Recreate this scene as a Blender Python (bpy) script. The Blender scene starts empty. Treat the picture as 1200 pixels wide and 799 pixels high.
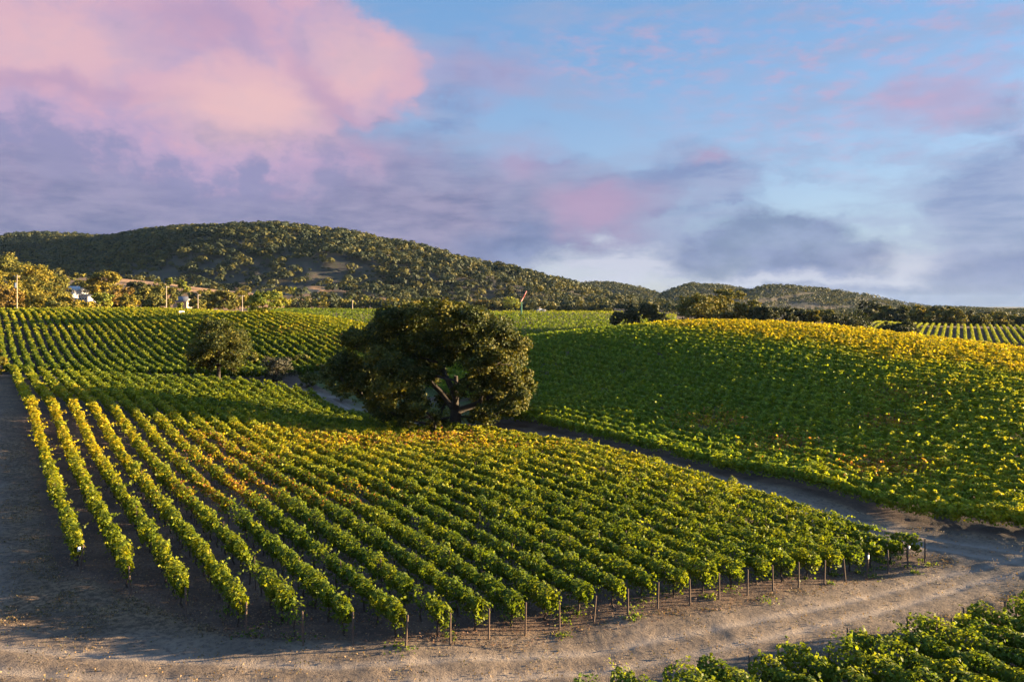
import bpy, math, numpy as np
from mathutils import Vector
R = math.radians
rng = np.random.default_rng(7)
C = bpy.context.scene.collection
sc = bpy.context.scene

# ------------------------------------------------------------------ camera
F, HZ, CH = 900.0, 358.0, 17.0            # focal length in photo pixels, horizon row, camera height
cam = bpy.data.cameras.new('camera'); cam.lens = 36 * F / 1200; cam.sensor_width = 36
cam.shift_y = -(399.5 - HZ) / 1200; cam.clip_start = 0.5; cam.clip_end = 20000
co = bpy.data.objects.new('camera', cam); co.location = (0, 0, CH); co.rotation_euler = (R(90), 0, 0)
C.objects.link(co); sc.camera = co

# ------------------------------------------------------------------ light
SUN_EL, SUN_AZ = 7.3, 79.0                # azimuth clockwise from +Y (view direction)
sun = bpy.data.lights.new('sun', 'SUN'); sun.energy = 5.0; sun.angle = R(0.5); sun.color = (1.0, 0.74, 0.42)
so = bpy.data.objects.new('sun', sun); C.objects.link(so)
sd = Vector((math.sin(R(SUN_AZ)) * math.cos(R(SUN_EL)), math.cos(R(SUN_AZ)) * math.cos(R(SUN_EL)), math.sin(R(SUN_EL))))
so.rotation_euler = sd.to_track_quat('Z', 'Y').to_euler()
sc.view_settings.view_transform = 'Standard'; sc.view_settings.look = 'None'
EXPO = 2.75
sc.view_settings.exposure = EXPO; sc.view_settings.gamma = 1.0; sc.view_settings.use_curve_mapping = False
sc.render.engine = 'CYCLES'
sc.cycles.max_bounces = 5; sc.cycles.diffuse_bounces = 2; sc.cycles.transmission_bounces = 2; sc.cycles.transparent_max_bounces = 4

class NT:
    """small helper to write node maths"""
    def __init__(s, tree): s.t = tree; s.n = tree.nodes; s.l = tree.links
    def put(s, sock, v):
        if isinstance(v, bpy.types.NodeSocket): s.l.new(v, sock)
        elif isinstance(v, (tuple, list)) and len(v) == 3 and len(sock.default_value) == 4: sock.default_value = (*v, 1)
        else: sock.default_value = v
    def m(s, op, a, b=0.0, c=0.0, clamp=False):
        n = s.n.new('ShaderNodeMath'); n.operation = op; n.use_clamp = clamp
        s.put(n.inputs[0], a); s.put(n.inputs[1], b)
        if op in ('MULTIPLY_ADD', 'SMOOTH_MIN', 'SMOOTH_MAX'): s.put(n.inputs[2], c)
        return n.outputs[0]
    def mr(s, v, a, b, c=0.0, d=1.0, smooth=True):
        n = s.n.new('ShaderNodeMapRange'); n.interpolation_type = 'SMOOTHSTEP' if smooth else 'LINEAR'
        s.put(n.inputs[0], v)
        for i, x in enumerate((a, b, c, d)): s.put(n.inputs[i + 1], x)
        return n.outputs[0]
    def mix(s, f, a, b, blend='MIX'):
        n = s.n.new('ShaderNodeMix'); n.data_type = 'RGBA'; n.blend_type = blend
        s.put(n.inputs[0], f); s.put(n.inputs[6], a); s.put(n.inputs[7], b); return n.outputs[2]
    def noise(s, vec, scale, detail=4, rough=0.55, dist=0.0, out=0):
        n = s.n.new('ShaderNodeTexNoise'); s.put(n.inputs['Vector'], vec)
        n.inputs['Scale'].default_value = scale; n.inputs['Detail'].default_value = detail
        n.inputs['Roughness'].default_value = rough; n.inputs['Distortion'].default_value = dist
        return n.outputs[out]
    def xyz(s, x, y, z):
        n = s.n.new('ShaderNodeCombineXYZ')
        for i, v in enumerate((x, y, z)): s.put(n.inputs[i], v)
        return n.outputs[0]

def srgb(r, g, b):
    f = lambda c: c / 12.92 if c <= 0.04045 else ((c + 0.055) / 1.055) ** 2.4
    return (f(r / 255), f(g / 255), f(b / 255))

# ------------------------------------------------------------------ sky: Nishita with evening clouds
world = bpy.data.worlds.new('World'); sc.world = world; world.use_nodes = True
wt = NT(world.node_tree); wt.n.clear()
def build_sky():
    w = wt
    out = w.n.new('ShaderNodeOutputWorld'); bg = w.n.new('ShaderNodeBackground'); w.l.new(bg.outputs[0], out.inputs[0])
    SS = 0.06
    bg.inputs[1].default_value = SS
    sky = w.n.new('ShaderNodeTexSky'); sky.sky_type = 'NISHITA'; sky.sun_disc = False
    sky.sun_elevation = R(SUN_EL); sky.sun_rotation = R(SUN_AZ); sky.air_density = 1.0; sky.dust_density = 0.6; sky.ozone_density = 2.5
    tc = w.n.new('ShaderNodeTexCoord'); sx = w.n.new('ShaderNodeSeparateXYZ'); w.l.new(tc.outputs['Generated'], sx.inputs[0])
    X, Y, Z = sx.outputs
    az = w.m('ARCTAN2', X, Y); el = w.m('ARCSINE', Z)
    def P(px, py):                                   # direction of a cloud: azimuth, elevation
        u = (px - 600) / F; v = (HZ - py) / F
        return math.atan(u), math.atan(v / math.sqrt(1 + u * u))
    # billowy warp
    v0 = w.xyz(az, w.m('MULTIPLY', el, 1.5), 0.0)
    wn = w.n.new('ShaderNodeSeparateColor'); w.l.new(w.noise(v0, 5.0, 6, 0.6, out=1), wn.inputs[0])
    wx = w.m('MULTIPLY_ADD', w.m('SUBTRACT', wn.outputs[0], 0.5), 0.13, az)
    wy = w.m('MULTIPLY_ADD', w.m('SUBTRACT', wn.outputs[1], 0.5), 0.13, el)
    fn = w.n.new('ShaderNodeSeparateColor'); w.l.new(w.noise(v0, 22.0, 5, 0.6, out=1), fn.inputs[0])
    wx = w.m('MULTIPLY_ADD', w.m('SUBTRACT', fn.outputs[0], 0.5), 0.035, wx)
    wy = w.m('MULTIPLY_ADD', w.m('SUBTRACT', fn.outputs[1], 0.5), 0.035, wy)
    def blob(px, py, rx, ry, soft=0.5, tilt=0.0):
        cx, cy = P(px, py); rx /= F; ry /= F
        dx = w.m('SUBTRACT', wx, cx); dy = w.m('SUBTRACT', wy, cy)
        if tilt:
            c, s_ = math.cos(tilt), math.sin(tilt)
            dx, dy = w.m('ADD', w.m('MULTIPLY', dx, c), w.m('MULTIPLY', dy, s_)), w.m('SUBTRACT', w.m('MULTIPLY', dy, c), w.m('MULTIPLY', dx, s_))
        a = w.m('POWER', w.m('ABSOLUTE', w.m('DIVIDE', dx, rx)), 2.0); b = w.m('POWER', w.m('ABSOLUTE', w.m('DIVIDE', dy, ry)), 2.0)
        return w.mr(w.m('SQRT', w.m('ADD', a, b)), 1 + soft, 1 - soft)
    def mx(*b):
        r = b[0]
        for x in b[1:]: r = w.m('MAXIMUM', r, x)
        return r
    def K(r, g, b): return tuple(c / SS / 2 ** EXPO for c in srgb(r, g, b))
    streak = w.noise(w.xyz(az, w.m('MULTIPLY', el, 5.0), 0.3), 7.0, 8, 0.62)          # long thin layers
    streak2 = w.noise(w.xyz(az, w.m('MULTIPLY', el, 4.0), 2.3), 16.0, 7, 0.6)
    puff = w.noise(w.xyz(az, w.m('MULTIPLY', el, 1.9), 1.7), 14.0, 8, 0.6)
    big = w.noise(w.xyz(wx, w.m('MULTIPLY', wy, 2.2), 4.0), 4.0, 7, 0.55)
    # clear blue behind
    zen = w.mr(el, 0.02, 0.42)
    clear = w.mix(zen, K(160, 172, 206), K(112, 158, 212))
    col = w.mix(0.72, sky.outputs[0], clear)
    # soft lilac layer, denser towards the horizon
    lay = w.m('ADD', big, w.mr(el, 0.36, 0.03, -0.14, 0.20))
    c1 = w.mr(w.m('SUBTRACT', lay, w.mr(az, -0.1, 0.25, 0.0, 0.05)), 0.46, 0.66, 0, 0.78)
    lilac = w.mix(w.mr(streak, 0.38, 0.66), K(124, 139, 186), K(164, 172, 206))
    col = w.mix(c1, col, lilac)
    # thin veil everywhere
    col = w.mix(w.mr(streak, 0.42, 0.72, 0, 0.6), col, K(158, 172, 208))
    # left grey-violet bank
    bank = mx(blob(120, 225, 420, 95, 0.35), blob(420, 265, 210, 55, 0.5), w.m('MULTIPLY', blob(560, 250, 190, 48, 0.7), 0.75))
    bankc = w.mix(w.mr(w.m('ADD', w.m('MULTIPLY', streak2, .5), w.m('MULTIPLY', big, .5)), 0.36, 0.64), K(114, 119, 160), K(162, 155, 186))
    col = w.mix(w.m('MULTIPLY', bank, 0.9), col, bankc)
    # big rose cumulus upper left
    cum = mx(blob(140, 55, 300, 95, 0.22), blob(400, 78, 90, 66, 0.16), blob(295, 130, 95, 58, 0.16), blob(60, 110, 230, 65, 0.3), blob(330, 30, 80, 60, 0.2), blob(240, 185, 190, 45, 0.6))
    bn = lambda ox, oz: w.noise(w.xyz(w.m('ADD', wx, ox), w.m('MULTIPLY', w.m('ADD', wy, oz), 1.3), 1.7), 9.0, 7, 0.58)
    relief = w.m('SUBTRACT', bn(0.0, 0.0), bn(0.022, 0.02))
    shade = w.m('ADD', w.m('ADD', w.m('MULTIPLY_ADD', relief, 1.35, w.mr(el, 0.14, 0.25, -0.26, 0.20, False)), w.m('MULTIPLY', w.m('SUBTRACT', puff, 0.5), 0.7)), w.m('MULTIPLY', w.m('SUBTRACT', fn.outputs[0], 0.5), 0.3))
    cumc = w.mix(w.mr(shade, -0.26, 0.06), K(150, 148, 188), K(190, 166, 200))
    cumc = w.mix(w.mr(shade, 0.0, 0.34), cumc, K(212, 172, 196))
    hi = mx(blob(300, 125, 80, 42, 0.8), w.m('MULTIPLY', blob(425, 72, 55, 42, 0.9), 0.7), w.m('MULTIPLY', blob(60, 40, 90, 40, 0.9), 0.6))
    cumc = w.mix(w.m('MULTIPLY', hi, 0.8), cumc, K(240, 196, 194))
    cumc = w.mix(w.m('MULTIPLY', mx(blob(388, 128, 20, 62, 0.8, 0.5), blob(240, 20, 60, 30, 0.8), blob(70, 100, 90, 12, 0.9)), 0.65), cumc, K(184, 154, 188))
    col = w.mix(w.m('MULTIPLY', cum, 0.97), col, cumc)
    # rose patches
    rose = mx(w.m('MULTIPLY', blob(700, 245, 58, 26, 0.8), 0.8), w.m('MULTIPLY', blob(612, 190, 38, 22, 0.9), 0.6), w.m('MULTIPLY', blob(822, 192, 20, 9, 0.8), 0.55), w.m('MULTIPLY', blob(1090, 122, 45, 24, 0.9), 0.65), w.m('MULTIPLY', blob(560, 95, 70, 22, 0.8), 0.45))
    col = w.mix(rose, col, K(184, 158, 192))
    # small broken flakes upper right
    fl = w.m('MULTIPLY', w.mr(w.noise(w.xyz(az, w.m('MULTIPLY', el, 2.4), 9.0), 26.0, 7, 0.62), 0.42, 0.7), mx(blob(1010, 85, 200, 85, 0.6), blob(760, 60, 160, 40, 0.8)))
    col = w.mix(w.m('MULTIPLY', fl, 0.5), col, K(206, 172, 202))
    # pale openings above the hills
    gap = mx(blob(715, 305, 90, 24, 0.5), blob(690, 325, 70, 14, 0.6), blob(1065, 312, 75, 24, 0.5), blob(930, 330, 130, 9, 0.7), blob(1150, 357, 120, 7, 0.8))
    col = w.mix(w.m('MULTIPLY', gap, w.mr(streak2, 0.32, 0.54, 0.5, 1.0)), col, K(200, 204, 222))
    # blue-grey low cumulus
    low = mx(blob(905, 285, 75, 34, 0.3), blob(955, 300, 70, 26, 0.3), blob(835, 300, 45, 24, 0.4), blob(1165, 320, 70, 34, 0.3), blob(1080, 345, 60, 14, 0.5), blob(600, 285, 60, 20, 0.6))
    lowc = w.mix(w.mr(puff, 0.36, 0.66), K(108, 125, 168), K(140, 153, 194))
    col = w.mix(w.m('MULTIPLY', low, 0.76), col, lowc)
    # added ambient from unseen sky: brighter overhead, warm glow where the sun sits
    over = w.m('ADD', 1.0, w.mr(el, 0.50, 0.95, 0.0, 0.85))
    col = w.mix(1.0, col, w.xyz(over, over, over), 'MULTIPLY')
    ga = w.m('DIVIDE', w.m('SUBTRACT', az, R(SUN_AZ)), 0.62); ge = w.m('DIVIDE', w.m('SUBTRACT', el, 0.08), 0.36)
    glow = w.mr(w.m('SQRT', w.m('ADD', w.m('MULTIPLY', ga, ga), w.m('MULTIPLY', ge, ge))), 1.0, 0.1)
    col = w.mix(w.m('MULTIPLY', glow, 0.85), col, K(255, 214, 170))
    # below the horizon: dull ground tone
    col = w.mix(w.mr(el, -0.01, -0.06), col, K(70, 66, 62))
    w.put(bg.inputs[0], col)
build_sky()

# ------------------------------------------------------------------ terrain
TH = math.atan(624 / F); CS, SN = math.cos(TH), math.sin(TH)      # vine rows run along (-SN, CS)
def rowpt(p, a): return p * CS - a * SN, p * SN + a * CS
ctrl = []
def cp(px, py, d, up=0.0): ctrl.append(((px - 600) / F * d, d, CH - (py - HZ) * d / F - up))
def cw(x, y, z): ctrl.append((x, y, z))
# near block, from the paths of its rows
base = [(93,671),(218,721),(355,755),(475,758),(572,748),(655,737),(735,720),(808,708),(875,697),(935,688)]
for i, (px, py) in zip((0,2,4,6,8,10,12,14,16,18), base):
    u = (px - 600) / F; d = (4.8 + 2.05 * i) / (SN + u * CS); cp(px, py, d)
for k, px, py in [(0,57.6,545),(0,37.6,475),(0,15,430),(2,120,540),(2,77.6,462),(4,233,593),(4,160,515),(4,100,450)]:
    u = (px - 600) / F; d = (4.8 + 2.05 * k) / (SN + u * CS); cp(px, py, d, 1.5)
for px, py in [(1083,632),(857,565),(745,532.6),(705,522),(560,500)]:
    u = (px - 600) / F; d = 54.0 / (SN + u * CS); cp(px, py, d, 1.7)
for px, py in [(230,442),(300,447),(350,455),(430,476)]: cp(px, py, 135, 1.5)
# dirt track beyond it
cp(535, 510, 108); cp(268, 447, 145); cp(10, 437, 146, .6); cp(130, 441, 147, .6); cp(420, 462, 150)
# foot of the right hand hill
for px, py in [(610,497),(720,522),(855,557),(939,571),(1030,600),(1115,617),(1194,625)]:
    u = (px - 600) / F; d = 63.5 / (SN + u * CS); cp(px, py, d)
# its crest and the slope
for px, py, d in [(640,395,162),(700,386,174),(790,377,178),(900,378,166),(1000,385,158),(1100,397,145),(1200,412,126),(1330,430,112)]: cp(px, py, d, 1.6)
for px, py, d in [(700,440,130),(800,432,126),(900,433,120),(1000,435,114),(1100,445,104),(1200,470,92)]: cp(px, py, d, 1.6)
for px, d, z in [(640,200,7.0),(720,218,7.0),(800,228,7.6),(900,218,7.4),(1000,212,6.6),(1100,205,5.0),(1200,185,4.0),(1330,160,3.0)]: cw((px-600)/F*d, d, z)
# left upper block
for px, py, d, up in [(24,366,252,1.5),(60,366,252,1.5),(150,366,250,1.5),(240,368,246,1.5),(312,373,232,0),(400,386,205,1.5),(60,399,196,1.5),(200,405,188,1.5),(330,400,185,1.5),(300,432,163,1),(400,430,166,1),(-80,366,252,1.5)]: cp(px, py, d, up)
for px, py, d in [(20,367,300),(150,366,300),(300,371,300),(400,385,290),(480,390,270),(560,396,250)]: cp(px, py, d, 0)
for px, py, d in [(350,364,450),(450,365,450),(600,369,450),(700,370,440),(-60,362,450),(150,362,450),(620,385,320),(450,372,360),(0,364,380),(800,378,400)]: cp(px, py, d, 0)
for px, py, d in [(1090,384,330),(1200,384,330),(1300,384,330),(1100,398,275),(1200,403,262),(1000,380,330),(1150,386,450),(950,380,450)]: cp(px, py, d, 0)
for x, y, z in [(0,20,-.5),(25,25,-.3),(45,35,0),(60,20,0),(-30,25,1),(-60,40,2.2),(-80,80,4),(0,-60,-1),(-120,-60,1),(120,-60,1),(-160,120,6),(90,60,3),(140,60,4),(200,120,4),(-260,240,14),(260,240,4),(12,31,-.5),(30,40,-.4),(-240,-200,0),(240,-200,0),(-420,0,8),(420,0,4),(0,-420,0)]: cw(x, y, z)
CT = np.array(ctrl)
def tps_setup():
    P = CT[:, :2] / 100; n = len(P)
    r2 = ((P[:, None] - P[None]) ** 2).sum(-1)
    K = 0.5 * r2 * np.log(r2 + 1e-9) + np.eye(n) * 2e-4
    A = np.zeros((n + 3, n + 3)); A[:n, :n] = K; A[:n, n] = 1; A[:n, n+1:] = P; A[n, :n] = 1; A[n+1:, :n] = P.T
    return P, np.linalg.solve(A, np.r_[CT[:, 2], 0, 0, 0])
TP, TW = tps_setup()
def sstep(x, a, b):
    t = np.clip((x - a) / (b - a), 0, 1); return t * t * (3 - 2 * t)
def hash2(ix, iy, s=0):
    h = (ix.astype(np.int64) * 374761393 + iy.astype(np.int64) * 668265263 + s * 982451653) & 0x7fffffff
    h = ((h ^ (h >> 13)) * 1274126177) & 0x7fffffff
    return ((h ^ (h >> 16)) & 0xffff) / 65535.0
def vnoise(x, y, s=0):
    ix, iy = np.floor(x), np.floor(y); fx, fy = x - ix, y - iy
    fx = fx * fx * (3 - 2 * fx); fy = fy * fy * (3 - 2 * fy)
    a, b, c, d = hash2(ix, iy, s), hash2(ix + 1, iy, s), hash2(ix, iy + 1, s), hash2(ix + 1, iy + 1, s)
    return a + (b - a) * fx + (c - a) * fy + (a - b - c + d) * fx * fy
def fbm(x, y, s=0, o=4):
    r = 0; amp = .5
    for i in range(o): r = r + amp * vnoise(x * 2 ** i, y * 2 ** i, s + i); amp *= .5
    return r / (1 - .5 ** o)
def ridge_pts(L): return np.array([((px - 600) / F * d, d, CH - (py - HZ) * d / F) for px, py, d in L])
RIDGES = [
  (ridge_pts([(-400,292,1700),(-150,290,1500),(0,284,1380),(60,277,1300),(140,283,1230),(240,270,1050),(330,268,940),(400,276,950),(450,289,980),(500,304,1020),(560,321,1080),(600,335,1130),(640,350,1180),(690,360,1250)]), 340, 1.0),
  (ridge_pts([(560,354,1900),(640,349,1850),(664,344,1830),(685,335,1820),(715,334,1820),(740,339,1820),(765,351,1820),(790,342,1810),(808,335,1800),(850,338,1790),(884,344,1780),(905,337,1760),(940,339,1730),(975,344,1690),(1000,351,1650),(1040,362,1600),(1100,369,1500),(1200,380,1400),(1400,382,1200)]), 560, 1.0),
  (ridge_pts([(60,322,600),(130,325,590),(200,332,590),(260,339,600),(330,347,620),(400,354,650)]), 120, 1.0),
  (ridge_pts([(-300,322,430),(-60,325,420),(20,332,430),(70,346,450)]), 90, 1.0)]
def height(x, y):
    x = np.asarray(x, float); y = np.asarray(y, float); sh = x.shape; x = x.ravel(); y = y.ravel()
    r = np.hypot(x, y); near = np.zeros_like(x); m = r < 560
    if m.any():
        q = np.c_[x[m], y[m]] / 100; v = np.zeros(m.sum())
        for s in range(0, len(q), 40000):
            qq = q[s:s + 40000]; r2 = ((qq[:, None] - TP[None]) ** 2).sum(-1)
            v[s:s + 40000] = (0.5 * r2 * np.log(r2 + 1e-9)) @ TW[:-3] + TW[-3] + qq @ TW[-2:]
        near[m] = np.clip(v, -6, 19)
    u = np.where(y > 0, x / np.maximum(y, 1), 1.0)
    far = 13.5 + (-0.5 - 13.5) * sstep(u, .12, .5); far = np.where(y < 0, 6, far)
    z = near + (far - near) * sstep(r, 400, 550)
    z0 = z.copy(); sp = 1 + .55 * (fbm(x / 130, y / 130, 5, 4) - .5)
    for P, w, _ in RIDGES:
        best = np.full_like(x, 1e9); zz_ = np.zeros_like(x)
        for i in range(len(P) - 1):
            a, b = P[i], P[i + 1]; ab = b[:2] - a[:2]
            t = np.clip(((x - a[0]) * ab[0] + (y - a[1]) * ab[1]) / (ab @ ab), 0, 1)
            d = np.hypot(x - a[0] - t * ab[0], y - a[1] - t * ab[1]) / w
            zz_ = np.where(d < best, a[2] + t * (b[2] - a[2]), zz_); best = np.minimum(best, d)
        k = np.clip(1 - best * sp, 0, 1); k = k * k * (3 - 2 * k)
        z = np.maximum(z, z0 + np.maximum((zz_ - z0) * k, 0))
    z = z + (fbm(x / 60, y / 60, 11, 4) - .5) * 7 * sstep(r, 520, 800)
    return z.reshape(sh)
def h1(x, y): return float(height(np.array([x]), np.array([y]))[0])
def at(px, d):                                  # a place on the ground: bearing of px, d metres ahead
    x = (px - 600) / F * d; return x, d, h1(x, d)

# paths in plan: (polyline, half width)
def seg_dist(x, y, L):
    best = np.full(x.shape, 1e9)
    for (ax, ay), (bx, by) in zip(L[:-1], L[1:]):
        dx, dy = bx - ax, by - ay; t = np.clip(((x - ax) * dx + (y - ay) * dy) / (dx * dx + dy * dy), 0, 1)
        best = np.minimum(best, np.hypot(x - ax - t * dx, y - ay - t * dy))
    return best
left_tr = [rowpt(-1.8, a) for a in (-30, 20, 60, 100, 135, 175)]
near_tr = [(-60, 40), (-38, 37), (-22, 34.8), (-7.9, 34.6), (4.2, 37.2), (12, 40.5), (19.9, 44.5), (29, 50), (45, 55), (70, 60)]
diag_tr = [rowpt(58.8, a) for a in (-14, 0, 20, 45, 70, 92)] + [(-33, 143), (-50, 146), (-75, 145), (-98, 144)]
top_tr = [(-190, 262), (-150, 262), (-118, 262)]
PATHS = [(left_tr, 2.8), (near_tr, 2.9), (diag_tr, 2.9), (top_tr, 3.0)]
def path_mask(x, y):
    m = np.zeros(x.shape); rut = np.zeros(x.shape)
    n = (fbm(x / 3.0, y / 3.0, 21, 3) - .5) * 2.2
    for L, hw in PATHS:
        d = seg_dist(x, y, L); m = np.maximum(m, 1 - sstep(d + n, hw - .8, hw + 1.2))
        rut = np.maximum(rut, np.exp(-((d - .95) / .34) ** 2))
    return m, rut * m

def mesh_np(name, V, faces, mat, parent=None, smooth=False, col=None, attrs=None):
    """V (n,3); faces (m,k) index array"""
    me = bpy.data.meshes.new(name); V = np.ascontiguousarray(V, np.float32); faces = np.ascontiguousarray(faces, np.int32)
    k = faces.shape[1]
    me.vertices.add(len(V)); me.vertices.foreach_set('co', V.ravel())
    me.loops.add(faces.size); me.loops.foreach_set('vertex_index', faces.ravel())
    me.polygons.add(len(faces)); me.polygons.foreach_set('loop_start', np.arange(0, faces.size, k, dtype=np.int32))
    me.update(calc_edges=True)
    if smooth: me.polygons.foreach_set('use_smooth', np.ones(len(faces), bool))
    if col is not None:
        a = me.attributes.new('col', 'FLOAT_COLOR', 'FACE'); a.data.foreach_set('color', np.c_[col, np.ones(len(col))].astype(np.float32).ravel())
    for nm, arr in (attrs or {}).items():
        a = me.attributes.new(nm, 'FLOAT_COLOR', 'POINT'); a.data.foreach_set('color', np.c_[arr, np.ones(len(arr))].astype(np.float32).ravel())
    me.materials.append(mat)
    o = bpy.data.objects.new(name, me); C.objects.link(o)
    if parent: o.parent = parent
    return o

def tag(o, label=None, cat=None, group=None, kind=None):
    if label: o['label'] = label
    if cat: o['category'] = cat
    if group: o['group'] = group
    if kind: o['kind'] = kind
    return o
def empty(name, loc, rz=0.0):
    o = bpy.data.objects.new(name, None); C.objects.link(o); o.location = loc; o.rotation_euler = (0, 0, rz); o.empty_display_size = .2
    return o

# ------------------------------------------------------------------ materials
def new_mat(name):
    m = bpy.data.materials.new(name); m.use_nodes = True; m.node_tree.nodes.clear(); return m, NT(m.node_tree)
def leaf_material(name, trans=0.35, rough=0.6, wildness=0.25):
    m, t = new_mat(name); out = t.n.new('ShaderNodeOutputMaterial')
    at_ = t.n.new('ShaderNodeAttribute'); at_.attribute_name = 'col'
    pr = t.n.new('ShaderNodeBsdfPrincipled'); pr.inputs['Roughness'].default_value = rough; pr.inputs['Specular IOR Level'].default_value = .25
    geo = t.n.new('ShaderNodeNewGeometry')
    n = t.noise(geo.outputs['Position'], 3.0, 2)
    c = t.mix(t.mr(n, .3, .7, 0, wildness), at_.outputs['Color'], t.mix(1.0, at_.outputs['Color'], (1.5, 1.15, .7), 'MULTIPLY'))
    tr = t.n.new('ShaderNodeBsdfTranslucent'); ms = t.n.new('ShaderNodeMixShader'); ms.inputs[0].default_value = trans
    t.put(pr.inputs['Base Color'], c); t.put(tr.inputs[0], t.mix(1.0, c, (1.25, 1.15, .5), 'MULTIPLY'))
    t.l.new(pr.outputs[0], ms.inputs[1]); t.l.new(tr.outputs[0], ms.inputs[2]); t.l.new(ms.outputs[0], out.inputs[0])
    return m
def plain(name, c1, c2=None, scale=6.0, rough=.8, bump=0.0, metal=0.0):
    m, t = new_mat(name); out = t.n.new('ShaderNodeOutputMaterial'); pr = t.n.new('ShaderNodeBsdfPrincipled')
    tc = t.n.new('ShaderNodeTexCoord'); n = t.noise(tc.outputs['Object'], scale, 5, .6)
    t.put(pr.inputs['Base Color'], t.mix(t.mr(n, .3, .7), c1, c2 or tuple(x * .7 for x in c1)))
    pr.inputs['Roughness'].default_value = rough; pr.inputs['Metallic'].default_value = metal
    if bump:
        b = t.n.new('ShaderNodeBump'); b.inputs['Strength'].default_value = bump; b.inputs['Distance'].default_value = .05
        t.put(b.inputs['Height'], n); t.l.new(b.outputs[0], pr.inputs['Normal'])
    t.l.new(pr.outputs[0], out.inputs[0]); return m
M_vine = leaf_material('vine_leaves', .5)
M_tree = leaf_material('tree_leaves', .22, .7)
M_bark = plain('bark', (.05, .038, .03), (.022, .018, .015), 5, .95, .6)
M_vbark = plain('vine_bark', (.07, .045, .032), (.03, .02, .015), 20, .95, .5)
M_post = plain('weathered_wood_post', (.11, .065, .04), (.06, .04, .03), 9, .9, .3)
M_rust = plain('rusty_steel_stake', (.10, .05, .035), (.05, .03, .025), 14, .8)
M_white = plain('white_paint', (.78, .78, .76), (.66, .66, .64), 3, .6)
M_wall = plain('weathered_white_wall', (.50, .51, .53), (.42, .43, .45), 2, .8)
M_pole = plain('grey_wood_pole', (.42, .34, .26), (.28, .22, .17), 4, .9, .2)
M_metal = plain('galvanised_metal', (.4, .41, .42), (.3, .31, .32), 4, .45, 0, .6)
M_roof = plain('pale_metal_roof', (.42, .42, .43), (.32, .31, .31), 2, .6)
M_roofd = plain('slate_grey_roof', (.10, .11, .14), (.07, .075, .1), 2, .7)
M_glass = plain('dark_glass', (.02, .025, .03), (.03, .035, .04), 1, .1)
M_red = plain('red_paint', (.42, .06, .05), (.3, .045, .04), 3, .5)
M_green = plain('green_paint', (.05, .16, .08), (.04, .12, .06), 3, .6)
M_tyre = plain('rubber', (.02, .02, .02), (.03, .03, .03), 8, .85)
M_carw = plain('pale_car_paint', (.55, .57, .6), (.5, .52, .56), 1, .25)
M_tin = plain('tan_wall', (.35, .27, .2), (.3, .23, .17), 3, .8)
M_lens = plain('lamp_lens', (.5, .5, .5), (.4, .4, .4), 3, .2)

def ground_material():
    m, t = new_mat('earth_and_dry_grass'); out = t.n.new('ShaderNodeOutputMaterial'); pr = t.n.new('ShaderNodeBsdfPrincipled')
    pr.inputs['Roughness'].default_value = .95; pr.inputs['Specular IOR Level'].default_value = .15
    a = t.n.new('ShaderNodeAttribute'); a.attribute_name = 'zone'
    s = t.n.new('ShaderNodeSeparateColor'); t.l.new(a.outputs['Color'], s.inputs[0]); road, soil, rut = s.outputs
    b_ = t.n.new('ShaderNodeAttribute'); b_.attribute_name = 'zone2'
    s2 = t.n.new('ShaderNodeSeparateColor'); t.l.new(b_.outputs['Color'], s2.inputs[0]); hill, gold, green = s2.outputs
    pos = t.n.new('ShaderNodeNewGeometry').outputs['Position']
    n1 = t.noise(pos, .35, 6, .62); n2 = t.noise(pos, 3.2, 6, .68); n3 = t.noise(pos, 14.0, 4, .65); nb = t.noise(pos, .02, 5, .6)
    dry = t.mix(t.mr(n1, .35, .65), (.105, .075, .055), (.20, .13, .078))
    dry = t.mix(t.mr(n2, .40, .62), dry, (.06, .043, .03))
    dry = t.mix(t.mr(n3, .55, .75, 0, .7), dry, (.38, .27, .16))
    so_ = t.mix(t.mr(n1, .35, .68), (.075, .052, .042), (.13, .085, .062))
    so_ = t.mix(t.mr(n2, .5, .72, 0, .8), so_, (.19, .125, .085))
    so_ = t.mix(t.mr(n3, .56, .72, 0, .8), so_, (.035, .026, .022))
    rd = t.mix(t.mr(n1, .3, .7), (.125, .095, .072), (.20, .152, .113))
    rd = t.mix(t.mr(n2, .45, .68, 0, .8), rd, (.062, .050, .045)); rd = t.mix(t.mr(n3, .5, .7, 0, .6), rd, (.20, .155, .125))
    rd = t.mix(t.m('MULTIPLY', rut, t.mr(n1, .2, .6, .5, 1.0)), rd, (.25, .205, .17))
    c = t.mix(soil, dry, so_); c = t.mix(road, c, rd)
    hl = t.mix(t.mr(nb, .4, .6), (.042, .036, .034), (.070, .054, .042)); hl = t.mix(t.mr(n1, .45, .65, 0, .8), hl, (.05, .055, .03))
    gd = t.mix(t.mr(n1, .3, .7), (.36, .21, .11), (.28, .17, .09))
    c = t.mix(hill, c, hl); c = t.mix(gold, c, gd)
    gr = t.mix(t.mr(n2, .4, .65), (.05, .075, .02), (.11, .12, .04)); c = t.mix(green, c, gr)
    t.put(pr.inputs['Base Color'], c)
    b = t.n.new('ShaderNodeBump'); b.inputs['Strength'].default_value = 1.0; b.inputs['Distance'].default_value = .22
    t.put(b.inputs['Height'], t.m('ADD', t.m('MULTIPLY', n2, .75), t.m('MULTIPLY', n3, .35))); t.l.new(b.outputs[0], pr.inputs['Normal'])
    t.l.new(pr.outputs[0], out.inputs[0]); return m
M_ground = ground_material()

# ------------------------------------------------------------------ the ground, one sheet out to the horizon, split by what it is
def field1(x, y, mgn=0.0):
    p = x * CS + y * SN; a = -x * SN + y * CS
    return p, a
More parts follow.
